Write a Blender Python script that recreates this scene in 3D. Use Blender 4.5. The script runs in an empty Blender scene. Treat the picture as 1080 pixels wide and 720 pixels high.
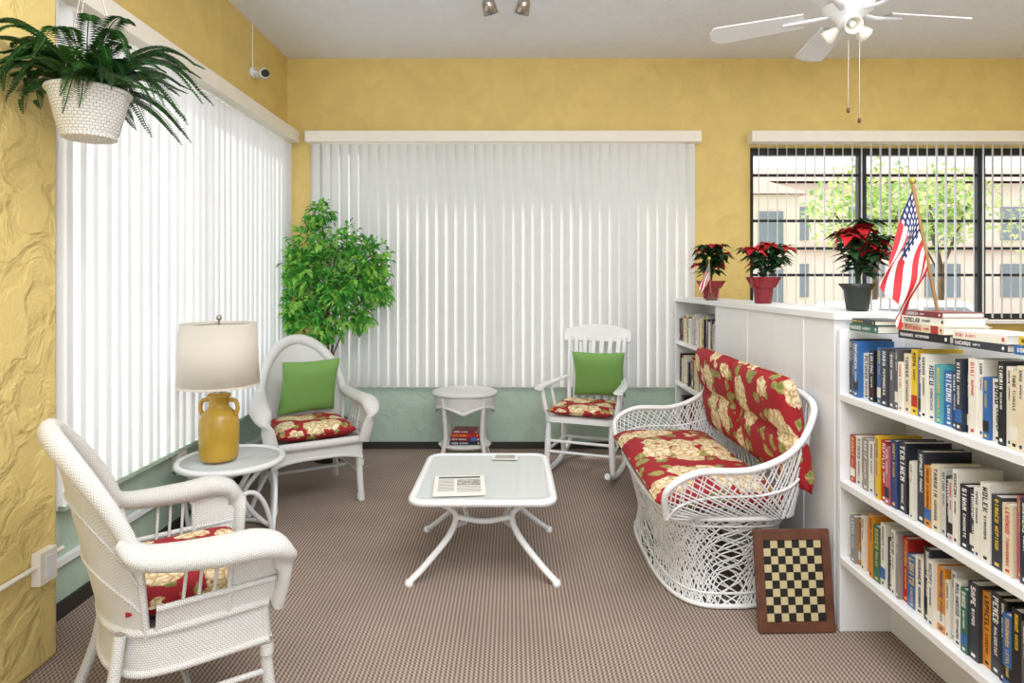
import bpy, math, random
from mathutils import Vector, Matrix
random.seed(7)
FP=650.0; CH=1.45
V=Vector
def PX(px,Y): return (px-540)*Y/FP
def PZ(py,Y): return CH-(py-297)*Y/FP
pi=math.pi
scene=bpy.context.scene
# ---------------------------------------------------------------- materials
def newmat(name):
    m=bpy.data.materials.new(name); m.use_nodes=True
    nt=m.node_tree; b=nt.nodes['Principled BSDF']
    return m,nt,b
def ramp(nt,stops,interp='LINEAR'):
    r=nt.nodes.new('ShaderNodeValToRGB'); r.color_ramp.interpolation=interp
    e=r.color_ramp.elements
    e[0].position=stops[0][0]; e[0].color=(*stops[0][1],1)
    e[1].position=stops[-1][0]; e[1].color=(*stops[-1][1],1)
    for p,c in stops[1:-1]:
        x=e.new(p); x.color=(*c,1)
    return r
def mat(name,col,rough=.5,metal=0,bump=0,bscale=40,var=0,vscale=8,trans=0,spec=None,detail=4):
    m,nt,b=newmat(name); L=nt.links
    b.inputs['Base Color'].default_value=(*col,1); b.inputs['Roughness'].default_value=rough
    b.inputs['Metallic'].default_value=metal
    if spec is not None: b.inputs['Specular IOR Level'].default_value=spec
    tc=nt.nodes.new('ShaderNodeTexCoord')
    n=nt.nodes.new('ShaderNodeTexNoise'); n.inputs['Scale'].default_value=vscale; n.inputs['Detail'].default_value=3
    L.new(tc.outputs['Object'],n.inputs['Vector'])
    v=max(var,.02)
    r=ramp(nt,[(.3,tuple(c*(1-v) for c in col)),(.7,tuple(min(1,c*(1+v)) for c in col))])
    L.new(n.outputs['Fac'],r.inputs['Fac']); L.new(r.outputs['Color'],b.inputs['Base Color'])
    if bump:
        n=nt.nodes.new('ShaderNodeTexNoise'); n.inputs['Scale'].default_value=bscale; n.inputs['Detail'].default_value=detail
        L.new(tc.outputs['Object'],n.inputs['Vector'])
        bp=nt.nodes.new('ShaderNodeBump'); bp.inputs['Strength'].default_value=bump; bp.inputs['Distance'].default_value=.02
        L.new(n.outputs['Fac'],bp.inputs['Height']); L.new(bp.outputs['Normal'],b.inputs['Normal'])
    if trans:
        t=nt.nodes.new('ShaderNodeBsdfTranslucent'); t.inputs['Color'].default_value=(*col,1)
        mx=nt.nodes.new('ShaderNodeMixShader'); mx.inputs[0].default_value=trans
        L.new(b.outputs[0],mx.inputs[1]); L.new(t.outputs[0],mx.inputs[2])
        L.new(mx.outputs[0],nt.nodes['Material Output'].inputs[0])
    return m
def plaster(name,col,strength=.6,scale=7):
    m,nt,b=newmat(name); L=nt.links
    tc=nt.nodes.new('ShaderNodeTexCoord')
    n=nt.nodes.new('ShaderNodeTexNoise'); n.inputs['Scale'].default_value=scale; n.inputs['Detail'].default_value=6; n.inputs['Distortion'].default_value=.6
    L.new(tc.outputs['Object'],n.inputs['Vector'])
    r=ramp(nt,[(.38,(0,0,0)),(.55,(1,1,1))])
    L.new(n.outputs['Fac'],r.inputs['Fac'])
    n2=nt.nodes.new('ShaderNodeTexNoise'); n2.inputs['Scale'].default_value=60
    L.new(tc.outputs['Object'],n2.inputs['Vector'])
    ad=nt.nodes.new('ShaderNodeMath'); ad.operation='MULTIPLY_ADD'; ad.inputs[1].default_value=.25
    L.new(n2.outputs['Fac'],ad.inputs[0]); L.new(r.outputs['Color'],ad.inputs[2])
    bp=nt.nodes.new('ShaderNodeBump'); bp.inputs['Strength'].default_value=strength; bp.inputs['Distance'].default_value=.012
    L.new(ad.outputs[0],bp.inputs['Height']); L.new(bp.outputs['Normal'],b.inputs['Normal'])
    c=ramp(nt,[(.3,tuple(x*.92 for x in col)),(.7,tuple(min(1,x*1.05) for x in col))])
    L.new(n.outputs['Fac'],c.inputs['Fac']); L.new(c.outputs['Color'],b.inputs['Base Color'])
    b.inputs['Roughness'].default_value=.6
    return m
M_yel=plaster('yellow_plaster',(.69,.515,.17),.35,5)
M_yel2=plaster('yellow_plaster_rough',(.70,.54,.20),.8,7)
M_teal=plaster('teal_plaster',(.44,.56,.47),.3,6)
M_ceil=mat('ceiling_texture',(.82,.85,.93),.9,bump=.5,bscale=90)
M_white=mat('white_paint',(.79,.81,.84),.45)
M_whiteg=mat('white_metal',(.82,.83,.85),.3)
M_cream=mat('cream_paint',(.82,.77,.68),.5)
M_black=mat('black_metal',(.012,.012,.014),.4)
M_dark=mat('dark_base',(.03,.026,.022),.6)
M_shade=mat('lampshade_linen',(.92,.87,.78),.8,bump=.2,bscale=300,trans=.4)
M_jug=mat('mustard_glaze',(.50,.31,.04),.25,var=.15,vscale=6)
M_green=mat('green_pillow',(.17,.35,.085),.8,bump=.15,bscale=400)
M_leaf=mat('tree_leaf',(.08,.36,.05),.5,var=.45,vscale=9,trans=.35)
M_leaf2=mat('tree_leaf_light',(.30,.62,.10),.5,var=.3,vscale=9,trans=.35)
M_fern=mat('fern_leaf',(.025,.10,.022),.5,var=.5,vscale=12,trans=.2)
M_fern2=mat('fern_leaf_light',(.06,.19,.03),.5,var=.3,vscale=12,trans=.2)
M_dleaf=mat('poinsettia_leaf',(.015,.055,.015),.5,var=.4)
M_red=mat('poinsettia_bract',(.52,.012,.02),.5,var=.3,trans=.15)
M_foil=mat('red_foil',(.22,.012,.02),.3,bump=.4,bscale=30)
M_bark=mat('bark',(.14,.085,.05),.8,bump=.5,bscale=50,var=.3)
M_soil=mat('soil',(.03,.02,.015),.95,bump=.6,bscale=80)
M_wood=mat('walnut_wood',(.13,.05,.028),.4,var=.35,vscale=14)
M_lwood=mat('flag_pole_wood',(.32,.17,.06),.4,var=.2)
M_paper=mat('paper',(.80,.78,.72),.8)
M_ink=mat('ink',(.12,.12,.13),.8)
M_photo=mat('newsprint',(.38,.36,.33),.8,var=.5,vscale=60)
M_chrome=mat('brushed_steel',(.45,.42,.38),.25,metal=.9)
M_pot=mat('dark_pot',(.02,.025,.02),.4)
M_gold=mat('gold_knob',(.6,.42,.1),.3,metal=.8)
M_fred=mat('flag_red',(.50,.015,.025),.7); M_fwhite=mat('flag_white',(.8,.78,.75),.7); M_fblue=mat('flag_blue',(.015,.025,.11),.7)
M_cblk=mat('chess_black',(.018,.018,.016),.35); M_ccream=mat('chess_cream',(.62,.52,.30),.4)
M_bulb=mat('bulb_glass',(.9,.88,.8),.15)
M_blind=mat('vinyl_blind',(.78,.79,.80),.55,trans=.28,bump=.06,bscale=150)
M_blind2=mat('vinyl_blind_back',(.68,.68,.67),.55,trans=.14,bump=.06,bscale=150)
m,nt,b=newmat('table_glass'); b.inputs['Base Color'].default_value=(.80,.85,.84,1); b.inputs['Roughness'].default_value=.1
b.inputs['Transmission Weight'].default_value=.35; b.inputs['IOR'].default_value=1.4; M_glass=m
def wicker(name,a=.010,bb=.0062,col=(.83,.83,.82),gap=(.32,.29,.26)):
    m,nt,b=newmat(name); L=nt.links
    uv=nt.nodes.new('ShaderNodeUVMap'); sp=nt.nodes.new('ShaderNodeSeparateXYZ'); L.new(uv.outputs[0],sp.inputs[0])
    def mth(op,x,y=None):
        n=nt.nodes.new('ShaderNodeMath'); n.operation=op
        for i,q in enumerate((x,y)):
            if q is None: continue
            if isinstance(q,(int,float)): n.inputs[i].default_value=q
            else: L.new(q,n.inputs[i])
        return n.outputs[0]
    v=mth('DIVIDE',sp.outputs[1],bb); row=mth('FLOOR',v); u=mth('DIVIDE',sp.outputs[0],a)
    u2=mth('ADD',u,mth('MULTIPLY',row,.5))
    h1=mth('ABSOLUTE',mth('SINE',mth('MULTIPLY',u2,pi))); h2=mth('ABSOLUTE',mth('SINE',mth('MULTIPLY',v,pi)))
    h=mth('MULTIPLY',mth('POWER',h1,.6),mth('POWER',h2,.6))
    r=ramp(nt,[(.05,gap),(.42,col)]); L.new(h,r.inputs['Fac']); L.new(r.outputs['Color'],b.inputs['Base Color'])
    bp=nt.nodes.new('ShaderNodeBump'); bp.inputs['Strength'].default_value=.7; bp.inputs['Distance'].default_value=.003
    L.new(h,bp.inputs['Height']); L.new(bp.outputs['Normal'],b.inputs['Normal']); b.inputs['Roughness'].default_value=.5
    return m
M_wick=wicker('white_wicker',.012,.007)
M_wickb=wicker('white_wicker_coarse',.022,.011)
def floral(name,scale=5.5):
    m,nt,b=newmat(name); L=nt.links
    tc=nt.nodes.new('ShaderNodeTexCoord')
    def warp(amount,s):
        n=nt.nodes.new('ShaderNodeTexNoise'); n.inputs['Scale'].default_value=s; n.inputs['Detail'].default_value=2; L.new(tc.outputs['Object'],n.inputs['Vector'])
        ma=nt.nodes.new('ShaderNodeVectorMath'); ma.operation='MULTIPLY_ADD'
        L.new(n.outputs['Color'],ma.inputs[0]); ma.inputs[1].default_value=(amount,)*3; L.new(tc.outputs['Object'],ma.inputs[2]); return ma.outputs[0]
    w=warp(.06,22)
    v1=nt.nodes.new('ShaderNodeTexVoronoi'); v1.inputs['Scale'].default_value=scale; v1.inputs['Randomness'].default_value=.75; L.new(w,v1.inputs['Vector'])
    flower=ramp(nt,[(.47,(1,1,1)),(.49,(0,0,0))]); L.new(v1.outputs['Distance'],flower.inputs['Fac'])
    w2=warp(.10,9)
    v2=nt.nodes.new('ShaderNodeTexVoronoi'); v2.inputs['Scale'].default_value=scale*2.0; L.new(w2,v2.inputs['Vector'])
    leaf=ramp(nt,[(.34,(1,1,1)),(.37,(0,0,0))]); L.new(v2.outputs['Distance'],leaf.inputs['Fac'])
    v3=nt.nodes.new('ShaderNodeTexVoronoi'); v3.feature='DISTANCE_TO_EDGE'; v3.inputs['Scale'].default_value=scale*4.2; L.new(w,v3.inputs['Vector'])
    pet=ramp(nt,[(.0,(.45,.24,.10)),(.09,(.76,.62,.36)),(.3,(.86,.76,.54))]); L.new(v3.outputs['Distance'],pet.inputs['Fac'])
    cen=ramp(nt,[(.05,(.55,.25,.10)),(.14,(1,1,1))]); L.new(v1.outputs['Distance'],cen.inputs['Fac'])
    mm=nt.nodes.new('ShaderNodeMixRGB'); mm.blend_type='MULTIPLY'; mm.inputs[0].default_value=1; L.new(pet.outputs[0],mm.inputs[1]); L.new(cen.outputs[0],mm.inputs[2])
    lv=ramp(nt,[(.0,(.50,.40,.14)),(.1,(.26,.26,.07)),(.3,(.17,.21,.05))]); L.new(v3.outputs['Distance'],lv.inputs['Fac'])
    a=nt.nodes.new('ShaderNodeMixRGB'); a.inputs[1].default_value=(.34,.008,.016,1); L.new(leaf.outputs[0],a.inputs[0]); L.new(lv.outputs[0],a.inputs[2])
    c=nt.nodes.new('ShaderNodeMixRGB'); L.new(flower.outputs[0],c.inputs[0]); L.new(a.outputs[0],c.inputs[1]); L.new(mm.outputs[0],c.inputs[2])
    L.new(c.outputs[0],b.inputs['Base Color']); b.inputs['Roughness'].default_value=.75
    return m
M_flo=floral('red_floral_fabric',5.6)
M_flo2=floral('red_floral_fabric_small',6.5)
# carpet
m,nt,b=newmat('ribbed_carpet'); L=nt.links
tc=nt.nodes.new('ShaderNodeTexCoord')
ck=nt.nodes.new('ShaderNodeTexChecker'); ck.inputs['Scale'].default_value=112; ck.inputs['Color1'].default_value=(.50,.40,.335,1); ck.inputs['Color2'].default_value=(.12,.082,.068,1)
L.new(tc.outputs['Object'],ck.inputs['Vector'])
wv=nt.nodes.new('ShaderNodeTexWave'); wv.wave_type='BANDS'; wv.bands_direction='X'; wv.inputs['Scale'].default_value=17.83; wv.inputs['Distortion'].default_value=0
L.new(tc.outputs['Object'],wv.inputs['Vector'])
mx=nt.nodes.new('ShaderNodeMixRGB'); mx.inputs[0].default_value=.55; L.new(ck.outputs[0],mx.inputs[1])
wr=ramp(nt,[(.2,(.13,.09,.075)),(.8,(.50,.40,.335))]); L.new(wv.outputs['Fac'],wr.inputs['Fac']); L.new(wr.outputs[0],mx.inputs[2])
no=nt.nodes.new('ShaderNodeTexNoise'); no.inputs['Scale'].default_value=2.2; no.inputs['Detail'].default_value=5; L.new(tc.outputs['Object'],no.inputs['Vector'])
nr=ramp(nt,[(.3,(.86,.86,.86)),(.7,(1.05,1.05,1.05))]); L.new(no.outputs['Fac'],nr.inputs['Fac'])
mu=nt.nodes.new('ShaderNodeMixRGB'); mu.blend_type='MULTIPLY'; mu.inputs[0].default_value=1; L.new(mx.outputs[0],mu.inputs[1]); L.new(nr.outputs[0],mu.inputs[2])
L.new(mu.outputs[0],b.inputs['Base Color']); b.inputs['Roughness'].default_value=.95; b.inputs['Specular IOR Level'].default_value=.1
bp=nt.nodes.new('ShaderNodeBump'); bp.inputs['Strength'].default_value=.3; bp.inputs['Distance'].default_value=.003
L.new(ck.outputs['Fac'],bp.inputs['Height']); L.new(bp.outputs['Normal'],b.inputs['Normal'])
M_carpet=m
# ---------------------------------------------------------------- mesh builder
def catmull(pts,n=6,closed=False):
    pts=[V(p) for p in pts]; out=[]; c=len(pts)
    rng=range(c if closed else c-1)
    for i in rng:
        p1=pts[i]; p2=pts[(i+1)%c]
        p0=pts[i-1] if (i>0 or closed) else p1*2-p2
        p3=pts[(i+2)%c] if (i+2<c or closed) else p2*2-p1
        for k in range(n):
            t=k/n
            out.append(.5*((2*p1)+(p2-p0)*t+(2*p0-5*p1+4*p2-p3)*t*t+(3*p1-p0-3*p2+p3)*t**3))
    if not closed: out.append(pts[-1])
    return out
class MB:
    def __init__(s): s.v=[];s.f=[];s.m=[];s.uv=[];s.sm=[];s.M=Matrix.Identity(4)
    def add(s,verts,faces,mt=0,smooth=False,uvs=None):
        o=len(s.v); s.v+=[s.M@V(p) for p in verts]
        for i,f in enumerate(faces):
            s.f.append([o+k for k in f]); s.m.append(mt); s.sm.append(smooth)
            s.uv.append(uvs[i] if uvs else [(0,0)]*len(f))
    def box(s,x0,x1,y0,y1,z0,z1,mt=0,T=None):
        vs=[(x,y,z) for z in(z0,z1) for y in(y0,y1) for x in(x0,x1)]
        if T is not None: vs=[T@V(p) for p in vs]
        s.add(vs,[(0,2,3,1),(4,5,7,6),(0,1,5,4),(2,6,7,3),(0,4,6,2),(1,3,7,5)],mt)
    def tube(s,path,r,n=8,mt=0,closed=False,flat=None,up=None):
        path=[V(p) for p in path]; c=len(path)
        rr=r if isinstance(r,(list,tuple)) else [r]*c
        tang=[]
        for i in range(c):
            a=path[(i-1)%c] if (closed or i>0) else path[i]; b_=path[(i+1)%c] if (closed or i<c-1) else path[i]
            t=(b_-a); tang.append(t.normalized() if t.length>1e-9 else V((0,0,1)))
        up0=V(up) if up else (V((0,0,1)) if abs(tang[0].z)<.9 else V((1,0,0)))
        nrm=(up0-tang[0]*up0.dot(tang[0])).normalized()
        vs=[];L=0;Ls=[]
        for i in range(c):
            if up:
                q=V(up)-tang[i]*V(up).dot(tang[i])
                if q.length>.05: nrm=q.normalized()
            nrm=(nrm-tang[i]*nrm.dot(tang[i])).normalized(); bn=tang[i].cross(nrm)
            if i>0: L+=(path[i]-path[i-1]).length
            Ls.append(L)
            fa=flat if flat else 1
            for k in range(n):
                a=2*pi*k/n
                vs.append(path[i]+nrm*math.cos(a)*rr[i]*fa+bn*math.sin(a)*rr[i])
        fs=[];us=[]
        rng=c if closed else c-1
        circ=2*pi*max(rr)
        for i in range(rng):
            j=(i+1)%c
            l0=Ls[i]; l1=Ls[i+1] if i+1<c else Ls[i]+(path[0]-path[i]).length
            for k in range(n):
                k2=(k+1)%n
                fs.append((i*n+k,i*n+k2,j*n+k2,j*n+k))
                us.append([(circ*k/n,l0),(circ*(k+1)/n,l0),(circ*(k+1)/n,l1),(circ*k/n,l1)])
        s.add(vs,fs,mt,True,us)
        if not closed:
            s.add(vs[:n],[tuple(reversed(range(n)))],mt); s.add(vs[-n:],[tuple(range(n))],mt)
    def lathe(s,prof,n=24,c=(0,0,0),mt=0,sx=1,sy=1,smooth=True):
        vs=[];fs=[];us=[]
        m_=len(prof); Ls=[0]
        for i in range(1,m_): Ls.append(Ls[-1]+math.hypot(prof[i][0]-prof[i-1][0],prof[i][1]-prof[i-1][1]))
        R=max(p[0] for p in prof)
        for (r,z) in prof:
            for k in range(n):
                a=2*pi*k/n; vs.append((c[0]+r*math.cos(a)*sx,c[1]+r*math.sin(a)*sy,c[2]+z))
        for i in range(m_-1):
            for k in range(n):
                k2=(k+1)%n
                fs.append((i*n+k,i*n+k2,(i+1)*n+k2,(i+1)*n+k))
                us.append([(2*pi*R*k/n,Ls[i]),(2*pi*R*(k+1)/n,Ls[i]),(2*pi*R*(k+1)/n,Ls[i+1]),(2*pi*R*k/n,Ls[i+1])])
        s.add(vs,fs,mt,smooth,us)
    def grid(s,fn,nu,nv,mt=0,smooth=True,su=1,sv=1,skip=None,mfn=None):
        vs=[fn(i/nu,j/nv) for j in range(nv+1) for i in range(nu+1)]
        o=len(s.v); s.v+=[s.M@V(p) for p in vs]
        for j in range(nv):
            for i in range(nu):
                if skip and skip((i+.5)/nu,(j+.5)/nv): continue
                a=j*(nu+1)+i
                s.f.append([o+a,o+a+1,o+a+nu+2,o+a+nu+1]); s.m.append(mfn((i+.5)/nu,(j+.5)/nv) if mfn else mt); s.sm.append(smooth)
                s.uv.append([(su*i/nu,sv*j/nv),(su*(i+1)/nu,sv*j/nv),(su*(i+1)/nu,sv*(j+1)/nv),(su*i/nu,sv*(j+1)/nv)])
    def ball(s,c,rx,ry,rz,mt=0,n=16,m_=10):
        prof=[(max(1e-4,math.sin(pi*i/m_)),-math.cos(pi*i/m_)) for i in range(m_+1)]
        vs=[];fs=[]
        for r,z in prof:
            for k in range(n):
                a=2*pi*k/n; vs.append((c[0]+rx*r*math.cos(a),c[1]+ry*r*math.sin(a),c[2]+rz*z))
        for i in range(m_):
            for k in range(n): fs.append((i*n+k,i*n+(k+1)%n,(i+1)*n+(k+1)%n,(i+1)*n+k))
        s.add(vs,fs,mt,True)
    def pillow(s,w,d,h,mt=0,n=16,p=4,pinch=.06,groove=0,T=None,pipe=None):
        for sg in(1,-1):
            def fn(u,v,sg=sg):
                x=math.sin((u*2-1)*pi/2); y=math.sin((v*2-1)*pi/2)
                z=((1-abs(x)**p)*(1-abs(y)**p))**.5 if abs(x)<1 and abs(y)<1 else 0
                if groove: z*=1-groove*math.exp(-(y/.10)**2)
                q=V((x*w/2*(1-pinch*abs(x)*(1-y*y)),y*d/2*(1-pinch*abs(y)*(1-x*x)),sg*z*h/2))
                return T@q if T is not None else q
            s.grid(fn if sg>0 else (lambda u,v,f=fn:f(1-u,v)),n,n,mt)
        if pipe is not None:
            pts=[]
            k=10
            def e(x,y):
                q=V((x*w/2*(1-pinch*abs(x)*(1-y*y)),y*d/2*(1-pinch*abs(y)*(1-x*x)),0)); return T@q if T is not None else q
            for i in range(k): pts.append(e(-1+2*i/k,-1))
            for i in range(k): pts.append(e(1,-1+2*i/k))
            for i in range(k): pts.append(e(1-2*i/k,1))
            for i in range(k): pts.append(e(-1,1-2*i/k))
            s.tube(pts,.006,6,pipe,closed=True)
    def leaf(s,b_,d,n_,L_,W,mt=0,fold=.25,droop=0.):
        d=V(d).normalized(); n_=V(n_); sd=d.cross(n_)
        if sd.length<1e-4: sd=d.cross(V((1,0,0)))
        sd.normalize(); up=sd.cross(d)
        b_=V(b_)
        t=b_+d*L_-V((0,0,droop*L_))
        mid=b_+d*L_*.45
        s.add([b_,mid+sd*W/2+up*W*fold,t,mid-sd*W/2+up*W*fold,mid],[(0,1,2,4),(0,4,2,3)],mt)
    def build(s,name,mats,loc=None,bevel=0,rot=0):
        me=bpy.data.meshes.new(name); me.from_pydata([tuple(p) for p in s.v],[],s.f)
        for q in mats: me.materials.append(q)
        me.polygons.foreach_set('material_index',s.m); me.polygons.foreach_set('use_smooth',s.sm)
        uvl=me.uv_layers.new(name='UVMap'); flat=[]
        for u in s.uv:
            for a in u: flat+=[a[0],a[1]]
        uvl.data.foreach_set('uv',flat); me.update()
        o=bpy.data.objects.new(name,me); scene.collection.objects.link(o)
        if loc is not None: o.location=loc
        o.rotation_euler[2]=rot
        if bevel:
            b_=o.modifiers.new('bev','BEVEL'); b_.width=bevel; b_.segments=2; b_.limit_method='ANGLE'
        return o
# ---------------------------------------------------------------- room
XL=-1.954; YB=5.36; ZC=3.39; XR=5.3; Y0=-2.5; XP=-1.765
r=MB(); r.box(XL-.3,XR+.2,Y0,YB+.2,-.1,0); r.build('floor',[M_carpet])
r=MB(); r.box(XL-.3,XR+.2,Y0,YB+.2,ZC,ZC+.12); r.build('ceiling',[M_ceil])
r=MB(); T=.16
r.box(XL-.16,-1.70,YB,YB+T,.54,ZC,0); r.box(-1.70,1.55,YB,YB+T,2.62,ZC,0)
r.box(1.55,2.07,YB,YB+T,.54,ZC,0); r.box(2.07,5.1,YB,YB+T,2.62,ZC,0); r.box(5.1,XR+.16,YB,YB+T,.54,ZC,0)
r.box(2.07,5.1,YB,YB+T,.54,1.12,0)
r.box(XL-.16,XR+.16,YB,YB+T,0,.54,1)
r.build('wall_back',[M_yel,M_teal])
r=MB()
r.box(XL-T,XL,2.40,2.62,0.5,ZC,0); r.box(XL-T,XL,5.24,YB,.5,ZC,0); r.box(XL-T,XL,2.62,5.24,2.62,ZC,0)
r.box(XL-T,XL,2.40,YB,0,.5,1)
r.build('wall_left',[M_yel,M_teal])
r=MB(); r.box(XP-.35,XP,Y0,2.40,0,ZC,0); r.build('wall_left_front',[M_yel2],bevel=.02)
r=MB(); r.box(XR,XR+.16,Y0,YB,0,ZC,0); r.build('wall_right',[M_yel])
r=MB(); r.box(XL+.014,1.33,YB-.014,YB-.001,0.001,.06); r.build('baseboard_back',[M_dark])
r=MB(); r.box(XL+.001,XL+.014,2.41,YB-.02,0.001,.07); r.build('baseboard_left',[M_dark])
r=MB(); r.box(XL+.001,XL+.03,2.41,YB-.03,.235,.262); r.build('trim_1',[M_white])
r=MB(); r.box(XL+.001,XL+.055,2.62,5.24,.475,.495); r.build('trim_2',[M_teal])
def slat(mb,cx,cy,ang,w,z0,z1,mt=0,curve=.007,wob=0):
    n=6; rows=6
    ph=random.uniform(0,6)
    def fn(u,v):
        a=(u-.5)*w; b_=curve*(1-(2*u-1)**2)
        k=ang+wob*math.sin(v*3+ph)
        c,s_=math.cos(k),math.sin(k)
        return (cx+a*c-b_*s_, cy+a*s_+b_*c, z0+(z1-z0)*v)
    mb.grid(fn,n,rows,mt)
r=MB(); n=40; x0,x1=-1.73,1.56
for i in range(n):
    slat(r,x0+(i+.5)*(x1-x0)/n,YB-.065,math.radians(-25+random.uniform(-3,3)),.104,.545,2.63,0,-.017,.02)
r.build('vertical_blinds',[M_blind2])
r=MB(); r.box(-1.762,1.612,YB-.125,YB-.002,2.64,2.735); r.build('trim_3',[M_cream],bevel=.004)
r=MB(); n=33; y0,y1=2.47,5.27
for i in range(n):
    slat(r,XL+.052,y0+(i+.5)*(y1-y0)/n,math.radians(90-14+random.uniform(-10,8)),.100,.50,2.63,0,.014,.06)
r.build('vertical_blinds',[M_blind])
r=MB(); r.box(XL+.002,XL+.13,2.43,5.30,2.64,2.735); r.build('trim_4',[M_cream],bevel=.004)
r=MB(); n=37; x0,x1=2.08,5.05
for i in range(n):
    slat(r,x0+(i+.5)*(x1-x0)/n,YB-.068,math.radians(68-16*max(0,(i-14)/20)+random.uniform(-4,4)),.085,1.14,2.63,0,.005,.0)
r.build('vertical_blinds',[M_blind])
r=MB(); r.box(2.04,5.12,YB-.125,YB-.002,2.64,2.735); r.build('trim_5',[M_cream],bevel=.004)
r=MB(); yw=YB+.08
def bar(x0,x1,z0,z1,d=.025): r.box(x0,x1,yw-d,yw+d,z0,z1,0)
bar(2.07,2.12,1.12,2.62); bar(5.05,5.1,1.12,2.62); bar(2.12,5.05,2.56,2.62); bar(2.12,5.05,1.12,1.17)
for px in(908,1033): x=PX(px,YB+.08); bar(x-.035,x+.035,1.17,2.56)
xs=[2.12,PX(908,YB+.08)-.035,PX(908,YB+.08)+.035,PX(1033,YB+.08)-.035,PX(1033,YB+.08)+.035,5.05]
for i in(0,2,4):
    for py in(185,233,262,290):
        z=PZ(py,YB+.08); bar(xs[i],xs[i+1],z-.012,z+.012,.012)
r.build('window_1',[M_black])
r=MB(); r.box(2.05,5.12,YB-.10,YB-.001,1.09,1.12); r.build('trim_6',[M_white],bevel=.004)
r=MB()
for x in(-1.70,-.6,.5,1.51): r.box(x,x+.04,YB+.07,YB+.11,.54,2.62)
r.box(-1.66,1.51,YB+.07,YB+.11,.54,.58); r.box(-1.66,1.51,YB+.07,YB+.11,2.58,2.62); r.build('window_2',[M_white])
r=MB()
for y in(2.62,3.9,5.20): r.box(XL-.11,XL-.07,y,y+.04,.5,2.62)
r.box(XL-.11,XL-.07,2.66,5.20,.5,.54); r.box(XL-.11,XL-.07,2.66,5.20,2.58,2.62); r.build('window_3',[M_white])
# wall items
r=MB(); r.box(XP+.001,XP+.035,2.26,2.345,.33,.45); r.box(XP+.035,XP+.038,2.285,2.32,.35,.43,1)
r.tube([(XP+.016,2.345,.415),(XP+.016,2.4,.415)],.009,8); r.tube([(XP+.016,2.26,.40),(XP+.016,.6,.40)],.010,8); r.build('outlet_box',[M_cream,M_white],bevel=.004)
r=MB(); y=3.57; r.box(XL+.031,XL+.05,y-.04,y+.04,.34,.47); r.box(XL+.001,XL+.031,y-.03,y+.03,.36,.45)
for dz in(-.025,.025): r.box(XL+.05,XL+.053,y-.015,y+.015,.405+dz-.012,.405+dz+.012,1)
r.build('wall_outlet',[M_cream,M_ink],bevel=.003)
r=MB(); yc=4.62; zc=3.02
r.lathe([(.001,0),(.04,0),(.04,.02),(.001,.02)],16,(0,0,0),0); 
r.v=[Matrix.Translation((XL+.001,yc,zc))@Matrix.Rotation(pi/2,4,'Y')@p for p in r.v]
r.tube([(XL+.02,yc,zc),(XL+.07,yc-.02,zc-.01)],.014,8,0)
r.tube([(XL+.05,yc+.03,zc-.01),(XL+.12,yc-.05,zc-.025)],.036,14,0); r.tube([(XL+.119,yc-.049,zc-.0248),(XL+.135,yc-.065,zc-.028)],.028,12,1)
r.tube(catmull([(XL+.01,yc,zc+.03),(XL+.02,yc-.03,zc+.2),(XL+.015,yc-.01,ZC)],6),.004,6,0)
r.build('security_camera',[M_white,M_black])
# ---------------------------------------------------------------- pony wall + bookcases
X0=1.36; X1=1.65; ZT=1.32
r=MB(); 
r.box(X0,X1,2.6,4.1,0,ZT-.03,0); r.box(X0-.012,X1+.02,2.58,5.16,ZT-.03,ZT,0)
for y in(2.87,3.56): r.box(X0-.004,X0,y-.004,y+.02,.0,ZT-.03,0)
r.build('partition_wall',[M_white],bevel=.003)
def case(name,ya,yb,shelves,top,plinth):
    r=MB()
    r.box(X1-.02,X1,ya,yb,0,top,0)
    r.box(X0,X1-.02,yb-.022,yb,0,top,0); r.box(X0,X1-.02,ya,ya+.022,0,top,0)
    for z in shelves: r.box(X0,X1-.02,ya+.022,yb-.022,z-.028,z,0)
    if plinth: r.box(1.57,X1-.02,ya+.022,yb-.022,0,shelves[0]-.028,0)
    else: r.box(X0+.03,X1-.02,ya+.022,yb-.022,0,shelves[0]-.028,0)
    r.build(name,[M_white],bevel=.002)
SH=[.31,.628,.986]
case('bookcase',1.15,2.578,SH,1.25,True)
case('bookcase',4.102,5.14,[.28,.628,.966],1.288,False)
cols=[(.012,.012,.014),(.03,.035,.05),(.02,.05,.16),(.03,.13,.38),(.55,.56,.55),(.75,.73,.66),(.70,.62,.45),(.40,.02,.02),(.62,.25,.02),(.72,.50,.03),(.03,.14,.09),(.10,.10,.11),(.08,.35,.42),(.18,.02,.03),(.28,.26,.25),(.45,.12,.16)]
BM=[mat('book_cover_%d'%i,c,.35) for i,c in enumerate(cols)]+[M_paper,mat('title_gold',(.7,.5,.12),.4),mat('title_white',(.8,.8,.8),.5),mat('title_red',(.6,.03,.03),.5)]
NP=len(cols)
light={4,5,6,8,9}
GL={'A':'010101111101101','B':'110101110101110','C':'111100100100111','D':'110101101101110','E':'111100110100111','H':'101101111101101','I':'010010010010010','K':'101101110101101','L':'100100100100111','M':'101111111101101','N':'111101101101101','O':'111101101101111','P':'111101111100100','R':'110101110101101','S':'111100111001111','T':'111010010010010','U':'101101101101111','W':'101101111111101'}
def word(n):
    s=''
    for i in range(n): s+=random.choice('BCDHKLMNPRSTW' if i%2==0 else 'AEIOUR')
    return s
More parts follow.
